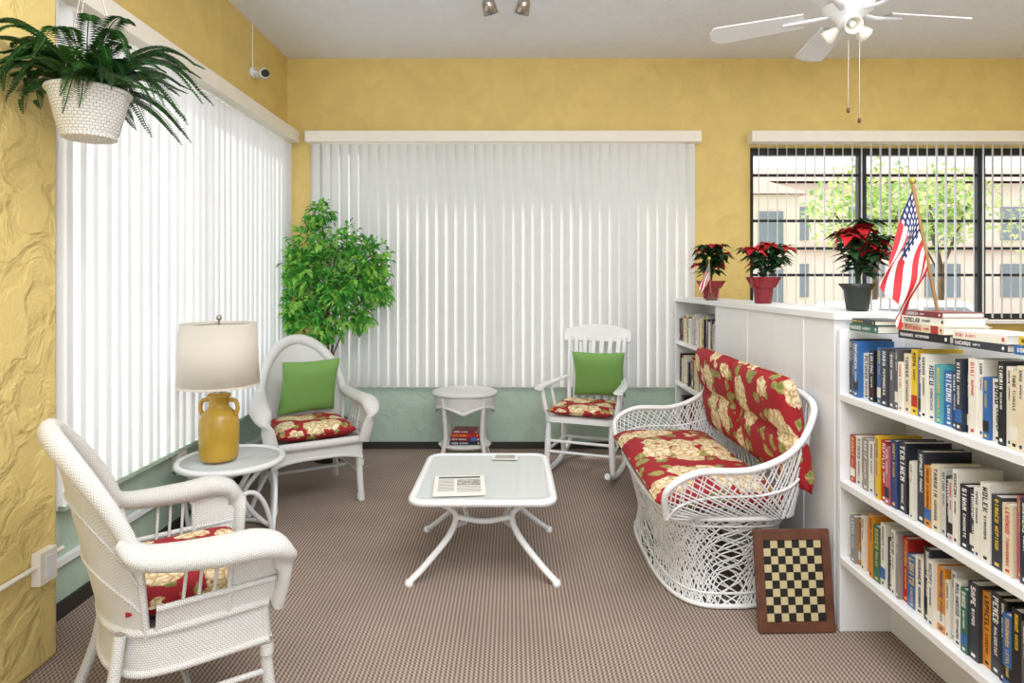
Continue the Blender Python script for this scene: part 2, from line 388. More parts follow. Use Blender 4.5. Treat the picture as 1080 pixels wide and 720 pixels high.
def book(mb,T,t,h,d,ci):
    cv=.0025
    mb.box(0,d,0,cv,0,h,ci,T); mb.box(0,d,t-cv,t,0,h,ci,T); mb.box(0,cv,cv,t-cv,0,h,ci,T)
    mb.box(cv,d-.005,cv,t-cv,.004,h-.004,NP,T)
    e=-.0007
    def rect(y0,y1,z0,z1,m_,ee=e): mb.add([T@V((ee,y0,z0)),T@V((ee,y1,z0)),T@V((ee,y1,z1)),T@V((ee,y0,z1))],[(0,3,2,1)],m_)
    tc_=random.choice([0,NP+3,2,0]) if ci in light else random.choice([NP+1,NP+2,NP+2,9,NP+2])
    if random.random()<.25:
        bc=random.choice([0,7,5,3,5,1]); 
        if bc!=ci: rect(.0,t,h*.12,h*.30,bc,-.0004)
    def text(wd,zt_,hgt,width):
        z=zt_; cw=width*.20; 
        for ch in wd:
            g=GL.get(ch)
            for rr_ in range(5):
                for cc in range(3):
                    if g[rr_*3+cc]=='1':
                        y1=t/2-hgt/2+hgt*rr_/5
                        rect(y1,y1+hgt/5,z-cw*(cc+1),z-cw*cc,tc_)
            z-=cw*3.9
        return z
    hg=t*random.uniform(.35,.62)
    n1=random.randint(4,8); wd=min(hg*1.0,h*.52/(n1*.78))
    z=text(word(n1),h*.95,hg,wd)
    n2=random.randint(5,9); avail=max(.02,z-h*.14); hg2=t*.30; wd2=min(hg2*1.1,avail/(n2*.80))
    text(word(n2),z-.008,hg2,wd2)
    rect(t*.3,t*.7,h*.04,h*.08,tc_)
def row(mb,ya,yb,z,hmin,hmax,tmin=.016,tmax=.045,pal=None):
    y=yb
    while True:
        t=random.uniform(tmin,tmax)
        if y-t<ya: break
        h=random.uniform(hmin,hmax); d=random.uniform(.14,.165)
        T=Matrix.Translation((X0+.02+random.uniform(0,.025),y-t,z+.001))
        book(mb,T,t,h,d,random.choice(pal)); y-=t+.0012
r=MB()
row(r,1.18,2.55,SH[2],.175,.238,pal=[0,1,3,3,2,4,5,9,12,11,0,0,6,5,1,2]); row(r,1.18,2.55,SH[1],.185,.25,pal=[0,4,5,6,0,1,2,5,4,8,11,14,0,5,15,1,7,9]); row(r,1.18,2.55,SH[0],.18,.25,pal=[0,1,14,4,5,7,0,10,2,13,12,5,15,1,11,8,3])
r.build('books',BM)
r=MB()
for z in(.966,.628,.28): row(r,4.14,5.10,z,.18,.24,pal=[1,4,5,6,7,11,14,5,9,0,15])
r.build('books',BM)
def stack(name,x,y,z,items,seed=0,face=0):
    r=MB(); random.seed(seed); zz=z+.001
    for (t,h,d,ci,a) in items:
        T=Matrix.Translation((x,y,zz))@Matrix.Rotation(a+face,4,'Z')@Matrix.Translation((0,-h/2,0))@Matrix(((1,0,0,0),(0,0,1,0),(0,-1,0,t),(0,0,0,1)))
        book(r,T,t,h,d,ci); zz+=t+.0005
    r.build(name,BM)
stack('book_stack',1.385,2.08,1.25,[(.028,.24,.15,0,.05),(.026,.22,.15,6,-.05),(.026,.21,.14,5,.03),(.018,.19,.14,13,.0)],3)
stack('book_stack',1.385,1.83,1.25,[(.022,.21,.16,1,.0),(.026,.20,.15,5,.04)],4)
stack('book_stack',1.385,1.58,1.25,[(.026,.23,.16,3,.04),(.024,.22,.15,9,-.04)],5)
stack('book_stack',1.39,2.44,1.25,[(.03,.18,.13,10,.04),(.02,.17,.13,1,-.05)],6)
random.seed(11)
# ---------------------------------------------------------------- wicker chair
def wicker_chair(name,loc,ang,S=1.0,SY=1.0,SZ=1.0):
    r=MB(); r.M=Matrix.Diagonal((S,SY,SZ,1))
    for sx in(-1,1):
        r.tube(catmull([(sx*.295,.27,.42),(sx*.292,.285,.2),(sx*.30,.31,0)],5),.024,10,0)
        r.tube(catmull([(sx*.26,-.24,.42),(sx*.265,-.28,.2),(sx*.29,-.36,0)],5),.022,10,0)
        for z in(.03,.25): r.tube([(sx*.297,.30 if z<.1 else .283,z-.02),(sx*.297,.30 if z<.1 else .283,z+.02)],.029,10,0)
        r.tube([(sx*.297,.29,.17),(sx*.27,-.29,.17)],.011,6,0)
    r.tube([(-.29,.0,.17),(.29,.0,.17)],.011,6,0)
    # seat deck
    plan=catmull([(.312,.285,0),(.312,.12,0),(.305,-.06,0),(.27,-.19,0),(.16,-.268,0),(0,-.29,0),(-.16,-.268,0),(-.27,-.19,0),(-.305,-.06,0),(-.312,.12,0),(-.312,.285,0)],5)
    k=len(plan)
    r.add([p*.98+V((0,0,.385)) for p in plan]+[p*.98+V((0,0,.408)) for p in plan],[tuple(reversed(range(k))),tuple(range(k,2*k))]+[(i,(i+1)%k,k+(i+1)%k,k+i) for i in range(k)],0)
    # skirt around sides and back
    def lin(path,t):
        t=max(0,min(1,t))*(len(path)-1); i=min(int(t),len(path)-2); f=t-i; return path[i].lerp(path[i+1],f)
    r.grid(lambda u,v:lin(plan,u)+V((0,0,.41-.125*v)),50,5,0,su=1.5,sv=.125)
    r.tube([p+V((0,0,.412)) for p in plan],.014,8,0)
    r.tube([p+V((0,0,.285)) for p in plan],.012,8,0)
    r.tube(catmull([(-.31,.30,.405),(0,.325,.41),(.31,.30,.405)],6),.026,10,0)
    def ap(u,v):
        x=-.31+.62*u; d=.085+.04*abs(2*u-1)**3
        return (x,.318-.025*abs(2*u-1),.405-d*v)
    r.grid(ap,16,3,0,su=.6,sv=.12)
    r.tube([ap(i/16,1) for i in range(17)],.012,6,0)
    def shell(u,v):
        a=(u-.5)*2
        th=a*1.12
        top=.66+.36*math.cos(min(1,abs(a))*pi/2)**.8
        z=.40+(top-.40)*v
        rec=.16*(z-.4)/.6
        fl=.045*(z-.4)/.6
        x=(.285+fl)*math.sin(th)/math.sin(1.12)
        y=-.06-rec*(.4+.6*math.cos(a*pi/2))-.22*math.cos(th)
        return V((x,y,z))
    r.grid(shell,28,14,0,su=.95,sv=.55)
    r.grid(lambda u,v:shell(1-u,v)+V((0,-.012,0)),28,14,0,su=.95,sv=.55)
    top=[shell(i/28,1)+V((0,-.012,0)) for i in range(29)]
    r.tube(top,[.028+.012*math.sin(pi*i/28) for i in range(29)],10,0)
    for vv in(.33,.66): r.tube([shell(i/28,vv)+V((0,-.015,0)) for i in range(29)],.006,6,0)
    for sx in(-1,1):
        e=shell(1 if sx>0 else 0,1)
        pts=[e+V((-sx*.01,-.06,.06)),e+V((sx*.02,.02,.0)),V((sx*.36,.08,.64)),V((sx*.375,.22,.64)),V((sx*.37,.315,.61)),V((sx*.345,.345,.53)),V((sx*.31,.325,.40))]
        pp=catmull(pts,6)
        nn=len(pp)
        rad=[.035+.035*math.sin(pi*min(1,(i/nn)*1.15)) if i/nn<.8 else .045 for i in range(nn)]
        r.tube(pp,rad,16,0,flat=.62,up=(sx*.15,-.2,1))
        e0=shell(1 if sx>0 else 0,0); 
        r.tube([e0,e],.014,8,0)
        for q in range(1,5):
            yb=-.10+.055*q
            r.tube([(sx*.303,yb,.41),(sx*(.335+.005*q),yb+.02,.63)],.007,6,0)
        def sp(u,v): # lower woven side band
            return (sx*(.305+.008*u+.022*v),-.13+.44*u,.41+.085*v)
        r.grid(sp,8,3,0,su=.44,sv=.085)
        r.tube([sp(i/8,1) for i in range(9)],.011,6,0)
        r.grid(lambda u,v:(sx*(.312+.040*v),.13+.18*u+.02*v*u,.41+.22*v),6,6,0,su=.2,sv=.23)
        r.tube([(sx*.312,.13,.41),(sx*.352,.13,.63)],.011,6,0)
    return r.build(name,[M_wick],loc=loc,rot=ang)
def at(loc,ang,p):
    return Matrix.Translation(loc)@Matrix.Rotation(ang,4,'Z')@V(p)
def ang_from(f): return math.atan2(f[1],f[0])-pi/2
A1=ang_from((.50,-.86)); L1=V((-1.385,4.21,0))
wicker_chair('wicker_armchair',L1,A1,.92,.94,1.0)
r=MB(); r.pillow(.49,.47,.11,0,p=6,pinch=.03,pipe=0); r.build('seat_cushion',[M_flo2],loc=at(L1,A1,(0,.04,.472)),rot=A1)
r=MB(); T=Matrix.Rotation(math.radians(72),4,'X'); r.pillow(.40,.40,.13,0,T=T,pinch=.08); r.build('throw_pillow',[M_green],loc=at(L1,A1,(-.02,-.10,.72)),rot=A1+.1)
A2=ang_from((.80,.60)); L2=V((-1.155,2.13,0))
wicker_chair('wicker_armchair',L2,A2,.92,.78,.965)
r=MB(); r.pillow(.49,.40,.11,0,p=6,pinch=.03,pipe=0); r.build('seat_cushion',[M_flo2],loc=at(L2,A2,(0,.03,.458)),rot=A2)
# ---------------------------------------------------------------- side table + lamp
c=V((-1.595,3.50,0)); R=.28; H=.445
r=MB()
r.lathe([(.001,H-.008),(R-.02,H-.008),(R-.02,H),(.001,H)],40,(0,0,0),1)
ring=[(R*math.cos(a)*.98,R*math.sin(a)*.98,H-.006) for a in [2*pi*i/40 for i in range(40)]]
r.tube(ring,.018,8,0,closed=True)
for k in range(4):
    a=pi/4+k*pi/2; ca,sa=math.cos(a),math.sin(a)
    prof=[(.25,H-.02),(.20,.38),(.09,.27),(.07,.20),(.13,.10),(.21,.015),(.24,.02),(.245,.05)]
    r.tube(catmull([(p*ca,p*sa,z) for p,z in prof],6),.014,8,0)
    lp=[(.235*math.cos(a+t),.235*math.sin(a+t),.31-.28*abs(t/.78)**2) for t in [(-.78+1.56*i/12) for i in range(13)]]
    r.tube(lp,.013,8,0)
r.tube([(.08*math.cos(t),.08*math.sin(t),.24) for t in [2*pi*i/20 for i in range(20)]],.010,6,0,closed=True)
r.tube([(.21*math.cos(t),.21*math.sin(t),.018) for t in [2*pi*i/32 for i in range(32)]],.013,6,0,closed=True)
r.build('side_table',[M_whiteg,M_glass],loc=c)
lc=V((-1.645,3.46,H+.013))
r=MB()
r.lathe([(.001,0),(.094,0),(.100,.01),(.103,.05),(.106,.18),(.102,.225),(.085,.26),(.058,.285),(.052,.30),(.052,.335),(.062,.35),(.062,.362),(.05,.368),(.001,.368)],32,(0,0,0),0)
for sx in(-1,1):
    r.tube(catmull([(sx*.055,0,.33),(sx*.092,0,.325),(sx*.105,0,.285),(sx*.094,0,.245)],5),.012,8,0)
r.tube([(0,0,.368),(0,0,.785)],.006,8,2)
r.lathe([(.02,.36),(.02,.42),(.001,.42)],10,(0,0,0),2); r.ball((0,0,.47),.028,.028,.045,3,12,8)
zs,zt=.410,.760
r.lathe([(.214,zs),(.2145,zs),(.196,zt),(.194,zt),(.212,zs)],40,(0,0,0),1)
r.lathe([(.2150,zs),(.2155,zs+.012),(.214,zs+.012)],40,(0,0,0),1)
for k in range(3): a=2*pi*k/3; r.tube([(0,0,zt-.005),(.194*math.cos(a),.194*math.sin(a),zt-.005)],.0025,5,2)
r.ball((0,0,zt+.03),.016,.016,.018,2,12,8); r.tube([(0,0,zt),(0,0,zt+.02)],.006,8,2)
r.build('table_lamp',[M_jug,M_shade,M_chrome,M_bulb],loc=lc)
# ---------------------------------------------------------------- coffee table
x0,x1,y0,y1,H=-.49,.212,2.85,3.66,.43
cx,cy=(x0+x1)/2,(y0+y1)/2; hw,hd=(x1-x0)/2,(y1-y0)/2
def rr(hw,hd,rad,z,n=6):
    o=[]
    for (sx,sy,a0) in((1,1,0),(-1,1,pi/2),(-1,-1,pi),(1,-1,3*pi/2)):
        for i in range(n+1):
            a=a0+pi/2*i/n; o.append(V((sx*(hw-rad)+rad*math.cos(a),sy*(hd-rad)+rad*math.sin(a),z)))
    return o
r=MB()
o1=rr(hw-.035,hd-.035,.06,H-.006); o2=rr(hw-.035,hd-.035,.06,H)
k=len(o1)
r.add(o1+o2,[tuple(range(k,2*k)),tuple(reversed(range(k)))]+[(i,(i+1)%k,k+(i+1)%k,k+i) for i in range(k)],1)
a_=rr(hw,hd,.08,H-.022); b_=rr(hw+.002,hd+.002,.08,H-.002); c_=rr(hw-.012,hd-.012,.075,H+.006); d_=rr(hw-.036,hd-.036,.055,H+.005); e_=rr(hw-.036,hd-.036,.055,H-.022)
vs=sum([a_,b_,c_,d_,e_],[]); fs=[]
for j in range(5):
    j2=(j+1)%5
    for i in range(k): fs.append((j*k+i,j*k+(i+1)%k,j2*k+(i+1)%k,j2*k+i))
r.add(vs,fs,0,True)
for sx in(-1,1):
    for sy in(-1,1):
        r.tube(catmull([(sx*.24,sy*.33,H-.02),(sx*.20,sy*.27,H-.06),(sx*.14,sy*.21,.30),(sx*.17,sy*.21,.20),(sx*.27,sy*.27,.09),(sx*.35,sy*.315,.018)],6),[.017]*31,8,0,flat=.75)
        r.lathe([(.001,0),(.02,0),(.022,.012),(.016,.03),(.001,.03)],10,(sx*.352,sy*.318,0),0)
for sy in(-1,1): r.tube(catmull([(-.14,sy*.21,.29),(0,sy*.19,.26),(.14,sy*.21,.29)],6),.014,8,0)
for sx in(-1,1): r.tube(catmull([(sx*.15,-.21,.24),(sx*.10,0,.20),(sx*.15,.21,.24)],6),.013,8,0)
r.build('coffee_table',[M_whiteg,M_glass],loc=(cx,cy,0))
def paper(name,loc,ang,w,h,th=.006,busy=True):
    r=MB(); r.box(-w/2,w/2,-h/2,h/2,0,th,0)
    z=th+.0006
    def q(a,b,c,d,m_): r.add([(a,c,z),(b,c,z),(b,d,z),(a,d,z)],[(0,1,2,3)],m_)
    if busy:
        q(-w*.42,w*.42,h*.34,h*.44,1)
        q(-w*.05,w*.42,-.02,h*.27,2)
        for i in range(9): q(-w*.42,-w*.10,h*.27-i*h*.075-.006,h*.27-i*h*.075,1)
        for i in range(5): q(-w*.05,w*.42,-h*.12-i*h*.07-.005,-h*.12-i*h*.07,1)
    else:
        for i in range(6): q(-w*.38,w*.38,h*.35-i*h*.12-.005,h*.35-i*h*.12,1)
    r.build(name,[M_paper,M_ink,M_photo],loc=loc,rot=ang)
paper('newspaper',(-.26,3.05,H+.0065),.08,.25,.27,.012)
paper('paper_leaflet',(-.04,3.56,H+.0065),-.05,.15,.10,.002,False)
# ---------------------------------------------------------------- wicker stand
c=V((PX(490,4.95),4.98,0))
r=MB()
sx_,sy_=1,.8
r.lathe([(.001,.585),(.235,.58),(.262,.57),(.268,.55),(.255,.54)],36,(0,0,0),0,sx_,sy_)
def skirt(u,v):
    a=2*pi*u
    rr_=.25-.02*v
    return (rr_*math.cos(a)*sx_,rr_*math.sin(a)*sy_,.55-(.09+.05*(1-abs(math.sin(2*a))))*v)
r.grid(skirt,48,4,0,su=1.6,sv=.12); r.tube([skirt(i/48,1) for i in range(48)],.012,6,0,closed=True)
for k in range(4):
    a=pi/4+k*pi/2; ca,sa=math.cos(a)*1.1,math.sin(a)*.9
    r.tube(catmull([(.21*ca,.21*sa,.56),(.195*ca,.195*sa,.40),(.185*ca,.185*sa,.22),(.22*ca,.22*sa,.07),(.245*ca,.245*sa,0)],5),.018,8,0)
r.lathe([(.001,.155),(.20,.155),(.215,.145),(.20,.13),(.001,.13)],30,(0,0,0),0,sx_,sy_)
r.build('wicker_stand',[M_wick],loc=c)
stack('book_stack',c.x+.01,c.y-.10,.156,[(.030,.24,.15,0,.05),(.030,.23,.14,13,-.04),(.030,.22,.14,7,.02),(.026,.20,.13,13,-.06)],8,face=pi/2)
random.seed(5)
# ---------------------------------------------------------------- rocking chair
A3=ang_from((-.35,-.93)); L3=V((.57,4.72,0))
r=MB()
for sx in(-1,1):
    x=sx*.25
    def runz(yy): return .022+.11*((yy+.02)/.5)**2
    r.tube([(x*1.02,yy,runz(yy)) for yy in [-.50+.95*i/16 for i in range(17)]],.02,8,0,flat=1.1)
    for yy in(.22,-.22):
        r.tube([(x*1.0,yy*1.05,runz(yy)),(x*.98,yy*1.02,.12),(x*.96,yy,.25),(x*.94,yy*.97,.42)],[.014,.021,.024,.016],10,0)
    r.tube([(x*.97,.225,.2),(x*.9,-.215,.2)],.011,8,0)
    r.tube([(x*1.0,.17,.43),(x*1.08,.18,.5),(x*1.14,.19,.58),(x*1.16,.19,.655)],[.013,.02,.016,.012],10,0)
    r.tube([(x*.98,-.02,.43),(x*1.14,.0,.655)],.011,8,0)
    r.tube(catmull([(x*.92,-.27,.68),(x*1.10,-.08,.665),(x*1.18,.12,.665),(x*1.18,.27,.66)],6),[.02+.016*min(1,i/9) for i in range(19)],10,0,flat=.45,up=(0,0,1))
    r.tube(catmull([(x*.78,-.22,.43),(x*.86,-.29,.70),(x*.92,-.37,1.00)],6),.016,8,0)
for yy,z in((.225,.19),(.225,.27),(-.215,.2)): r.tube([(-.24,yy,z),(.24,yy,z)],.011,8,0)
vs=rr(.265,.255,.07,0); 
k=len(vs); r.add([v+V((0,0,.415)) for v in vs]+[v+V((0,0,.45)) for v in vs],[tuple(range(k,2*k)),tuple(reversed(range(k)))]+[(i,(i+1)%k,k+(i+1)%k,k+i) for i in range(k)],0)
for i in range(6):
    u=(i-2.5)/2.5; 
    path=catmull([(u*.15,-.225-.012*(1-u*u),.44),(u*.165,-.31-.02*(1-u*u),.72),(u*.18,-.375-.025*(1-u*u),.99)],6)
    r.tube(path,.019,8,0,flat=.3,up=(0,1,.2))
def crest(u,v,dy=0):
    a=u*2-1; return V((a*.27,-.375-.03*(1-a*a)+dy-.02*v,.965+.095*v+.025*v*(1-a*a)-.02*v*a*a))
r.grid(lambda u,v:crest(u,v,.011),12,3,0,False); r.grid(lambda u,v:crest(1-u,v,-.011),12,3,0,False)
r.tube([crest(i/12,1) for i in range(13)],.0125,6,0); r.tube([crest(i/12,0) for i in range(13)],.0125,6,0)
for u in(0,1): r.tube([crest(u,i/3) for i in range(4)],.0125,6,0)
r.build('rocking_chair',[M_whiteg],loc=L3,rot=A3)
r=MB(); r.pillow(.48,.46,.075,0,p=6,pinch=.03,pipe=0); r.build('seat_cushion',[M_flo2],loc=at(L3,A3,(0,.01,.492)),rot=A3)
r=MB(); T=Matrix.Rotation(math.radians(70),4,'X'); r.pillow(.41,.39,.12,0,T=T,pinch=.08); r.build('throw_pillow',[M_green],loc=at(L3,A3,(-.06,-.165,.722)),rot=A3+.12)
# ---------------------------------------------------------------- loveseat
A4=pi/2; L4=V((.97,3.28,0))
r=MB()
def sup(hx,hy,t,z,e=.45):
    c_,s_=math.cos(t),math.sin(t)
    return V((hx*math.copysign(abs(c_)**e,c_),hy*math.copysign(abs(s_)**e,s_),z))
def hull(t,v):
    z=.012+.408*v
    prof=v**1.6; fl=max(0,(.3-v)/.3)
    hx=.495+.105*prof+.055*fl; hy=.225+.085*prof+.04*fl
    return sup(hx,hy,t,z,.5+.12*fl)
NS=74
for i in range(NS):
    for dr in(1,-1):
        for tw in(.5,1.0):
            t0=2*pi*(i+random.uniform(-.3,.3))/NS
            r.tube([hull(t0+dr*tw*k/9,k/9) for k in range(10)],.0036,4,0)
for v,rad in((0,.011),(.12,.006),(1,.014),(.9,.006)):
    r.tube([hull(2*pi*k/80,v) for k in range(80)],rad,6,0,closed=True)
rail=catmull([(-.60,.30,.42),(-.66,.31,.56),(-.67,.18,.64),(-.66,-.05,.65),(-.65,-.22,.72),(-.62,-.32,.84),(-.52,-.355,.93),(0,-.36,.95),(.52,-.355,.93),(.62,-.32,.84),(.65,-.22,.72),(.66,-.05,.65),(.67,.18,.64),(.66,.31,.56),(.60,.30,.42)],8)
r.tube(rail,.015,8,0)
def lin(path,t):
    t=max(0,min(1,t))*(len(path)-1); i=min(int(t),len(path)-2); f=t-i; return path[i].lerp(path[i+1],f)
rim=catmull([(-.60,.30,.42),(-.60,.15,.42),(-.60,-.10,.42),(-.585,-.24,.42),(-.45,-.30,.42),(0,-.305,.42),(.45,-.30,.42),(.585,-.24,.42),(.60,-.10,.42),(.60,.15,.42),(.60,.30,.42)],8)
NB=85
for i in range(NB):
    for dr in(1,-1):
        t0=(i+.5+random.uniform(-.3,.3))/NB; t1=t0+dr*.085
        if not(0<=t1<=1): continue
        a=lin(rim,t0); b_=lin(rail,t1); mid=(a+b_)/2; out=V((mid.x,mid.y*.3,0)).normalized()*.015
        if abs(mid.x)<.5: out=V((0,-.01,0))
        r.tube([a,a.lerp(b_,.33)+out,a.lerp(b_,.66)+out,b_],.0036,4,0)
r.tube([lin(rim,i/60).lerp(lin(rail,i/60),.5)+V((lin(rim,i/60).x*.025,0,0)) for i in range(61)],.006,6,0)
vs=[sup(.58,.29,2*pi*i/40,0,.5) for i in range(40)]
r.add([v+V((0,0,.40)) for v in vs]+[v+V((0,0,.415)) for v in vs],[tuple(range(40,80)),tuple(reversed(range(40)))]+[(i,(i+1)%40,40+(i+1)%40,40+i) for i in range(40)],0)
r.build('loveseat',[M_whiteg],loc=L4,rot=A4)
r=MB()
for sx in(-1,1):
    T=Matrix.Translation((sx*.285,.045,.485))
    r.pillow(.575,.58,.13,0,p=6,pinch=.02,T=T,pipe=0)
r.build('seat_cushion',[M_flo],loc=L4,rot=A4)
r=MB()
for sx in(-1,1):
    T=Matrix.Translation((sx*.318,-.264,.79))@Matrix.Rotation(math.radians(79),4,'X')
    r.pillow(.64,.50,.12,0,p=8,pinch=.0,T=T,groove=.5,n=22,pipe=0)
r.build('back_cushion',[M_flo],loc=L4,rot=A4)
# ---------------------------------------------------------------- chess board
r=MB(); w,h=.32,.405; th=.022
r.box(-w/2,w/2,0,th*.6,0,h,0)
for (a,b_,c_,d_) in((-w/2,-w/2+.035,0,h),(w/2-.035,w/2,0,h),(-w/2+.035,w/2-.035,0,.04),(-w/2+.035,w/2-.035,h-.04,h)): r.box(a,b_,-.008,0,c_,d_,0)
nx,nz=8,10; sw=(w-.074)/nx; sh=(h-.084)/nz
for i in range(nx):
    for j in range(nz):
        x=-w/2+.037+i*sw; z=.042+j*sh
        r.box(x+.0004,x+sw-.0004,-.003,0,z+.0004,z+sh-.0004,1 if (i+j)%2 else 2)
o=r.build('chess_board',[M_wood,M_cblk,M_ccream],loc=(1.178,2.545,.004),bevel=.001); o.rotation_euler=(math.radians(-8),0,math.radians(2))
# ---------------------------------------------------------------- tree
random.seed(21)
tc_=V((PX(341,4.9),5.02,0))
r=MB()
r.lathe([(.001,0),(.11,0),(.12,.02),(.145,.30),(.155,.31),(.155,.335),(.14,.335),(.135,.30),(.001,.30)],28,(0,0,0),3)
r.lathe([(.001,.302),(.135,.302)],20,(0,0,0),4)
blobs=[((0,0,1.50),.21),((-.23,0,1.30),.18),((.28,-.04,1.50),.16),((.36,-.05,1.66),.12),((.14,-.05,1.76),.13),((-.14,0,1.78),.14),((-.07,0,2.00),.08),((-.30,0,1.58),.12),((.02,-.1,1.17),.17),((-.1,-.1,.98),.12),((.42,-.05,1.38),.08),((-.33,0,1.16),.09),((.26,0,1.2),.10),((-.16,-.12,1.55),.13),((.12,-.15,1.4),.13),((.38,-.02,1.52),.08)]
for k in range(3):
    a=2.1*k; r.tube(catmull([(.03*math.cos(a),.03*math.sin(a),.28),(.05*math.cos(a+1),.05*math.sin(a+1),.6),(.04*math.cos(a+2),.04*math.sin(a+2),.95),(.10*math.cos(a+3),.1*math.sin(a+3),1.4),(.12*math.cos(a+3),.1*math.sin(a+3),1.75)],5),[.016-.0006*i for i in range(21)],6,0)
for (c_,R_) in blobs:
    r.tube(catmull([(0,0,max(.7,c_[2]-.45)),(c_[0]*.5,c_[1],c_[2]-.15),c_],4),.006,5,0)
    for _ in range(int(900*R_)):
        d=V((random.gauss(0,1),random.gauss(0,1),random.gauss(0,1))).normalized()
        p=V(c_)+d*R_*random.uniform(.3,1.2)
        sd=(d+V((random.uniform(-.8,.8),random.uniform(-.8,.8),random.uniform(-.9,.3)))).normalized()
        mt=1 if random.random()<.55 else 2
        for q in range(3):
            ld=(sd+V((random.uniform(-.9,.9),random.uniform(-.9,.9),random.uniform(-.7,.4)))).normalized()
            b2=p+sd*.018*q
            b2.x=max(b2.x,XL+.15-tc_.x); b2.y=min(b2.y,YB-.19-tc_.y)
            L_=random.uniform(.04,.068)
            r.leaf(b2,ld,V((random.uniform(-.4,.4),random.uniform(-.8,.1),1)),L_,L_*.6,mt,.15,.2)
r.build('potted_tree',[M_bark,M_leaf,M_leaf2,M_pot,M_soil],loc=tc_)
# ---------------------------------------------------------------- hanging fern
random.seed(4)
bc=V((PX(94,2.2),2.2,0)); zt=2.125
r=MB()
r.lathe([(.001,zt-.165),(.075,zt-.165),(.092,zt-.145),(.122,zt-.02),(.126,zt),(.115,zt),(.11,zt-.02),(.001,zt-.03)],32,(0,0,0),0)
r.tube([(.125*math.cos(t),.125*math.sin(t),zt) for t in [2*pi*i/32 for i in range(32)]],.009,8,0,closed=True)
r.tube([(.08*math.cos(t),.08*math.sin(t),zt-.16) for t in [2*pi*i/32 for i in range(32)]],.008,8,0,closed=True)
for k in range(3): a=.5+2*pi*k/3; r.tube([(.125*math.cos(a),.125*math.sin(a),zt),(0,0,zt+.5)],.0025,5,3)
r.tube([(0,0,zt+.5),(0,0,ZC)],.004,5,3)
r.lathe([(.001,zt-.028),(.11,zt-.02)],16,(0,0,0),4)
def frond(a,Lh,rise,droop,W):
    pts=[];n=24
    for i in range(n+1):
        t=i/n
        x=Lh*t*(1-.12*t); z=rise*math.sin(min(1,t*1.15)*pi*.62)-droop*t**2.4
        a2=a+.15*math.sin(t*2)
        q=V((x*math.cos(a2),x*math.sin(a2),zt-.01+z))
        q.x=max(q.x,XP+.03-bc.x); pts.append(q)
    r.tube(pts,.0018,4,1)
    for i in range(2,n+1):
        t=i/n; d=(pts[i]-pts[i-1])
        if d.length<1e-5: continue
        d.normalize(); up=V((0,0,1)); sd=d.cross(up).normalized()
        w=W*(math.sin(pi*min(1,t*.90+.09))**.6)*(1-.3*t)
        for sg in(-1,1):
            for h_ in(0,.5):
                b2=pts[i].lerp(pts[i-1],h_)
                q=sd*sg+d*.35+V((0,0,-.18))
                mt=1 if random.random()<.72 else 2
                tip=b2+q.normalized()*w
                if tip.x<XP+.01-bc.x: continue
                r.leaf(b2,q,up,w,.016,mt,.15)
for i in range(74):
    a=random.uniform(0,2*pi); f=random.random()
    right=.5+.5*math.cos(a)
    Lh=random.uniform(.24,.38)+.14*right*f
    frond(a,Lh,random.uniform(.05,.24),random.uniform(.02,.20),random.uniform(.035,.055))
r.build('hanging_fern',[M_wickb,M_fern,M_fern2,M_chrome,M_soil],loc=bc)
# ---------------------------------------------------------------- poinsettias
def poin(name,loc,R,H,potr,poth,redf,seed,foil=True,LS=1.0,n=16):
    random.seed(seed); r=MB()
    r.lathe([(.001,0),(potr*.65,0),(potr*.72,.01),(potr*.85,poth*.75),(potr*1.2,poth),(potr*1.12,poth),(potr*.8,poth*.8),(.001,poth*.8)],20,(0,0,0),0)
    if foil:
        def fn(u,v):
            a=2*pi*u; q=potr*(1.0+.35*v)*(1+.08*math.sin(9*a)*v); return (q*math.cos(a),q*math.sin(a),poth*.62+poth*.42*v)
        r.grid(fn,60,3,0)
    for _ in range(n):
        a=random.uniform(0,2*pi); rr_=R*random.uniform(.25,.85); z=poth+ (H-poth)*random.uniform(.45,.95)*(1-.25*(rr_/R)**2)
        tip=V((rr_*math.cos(a),rr_*math.sin(a),z))
        r.tube(catmull([(0,0,poth*.8),(rr_*.3*math.cos(a),rr_*.3*math.sin(a),poth+(z-poth)*.5),tip],4),.003,5,1)
        for k in range(4):
            p=V((0,0,poth)).lerp(tip,.4+.15*k); aa=random.uniform(0,6.28)
            r.leaf(p,(math.cos(aa),math.sin(aa),random.uniform(-.3,.2)),(0,0,1),random.uniform(.07,.105)*LS,.05*LS,1,.1,.2)
        red=random.random()<redf
        for lay in(0,1):
            for k in range(6):
                aa=k*2*pi/6+random.uniform(-.2,.2)+lay*.5
                r.leaf(tip,(math.cos(aa),math.sin(aa),random.uniform(-.35,.2)+lay*.35),(0,0,1),random.uniform(.07,.10)*LS*(1-.25*lay),.05*LS,2 if red else 1,.1,.3)
        if red: r.ball(tip+V((0,0,.006)),.007,.007,.006,3,6,4)
    r.build(name,[M_foil if foil else M_pot,M_dleaf,M_red,M_gold],loc=loc)
poin('poinsettia',(1.49,4.62,ZT+.002),.12,.46,.075,.13,.6,1,LS=1.1)
poin('poinsettia',(1.50,3.68,ZT+.002),.18,.37,.07,.15,.38,8,LS=1.0)
poin('poinsettia',(1.535,2.74,ZT+.002),.12,.42,.065,.12,.38,3,False,LS=1.05,n=16)
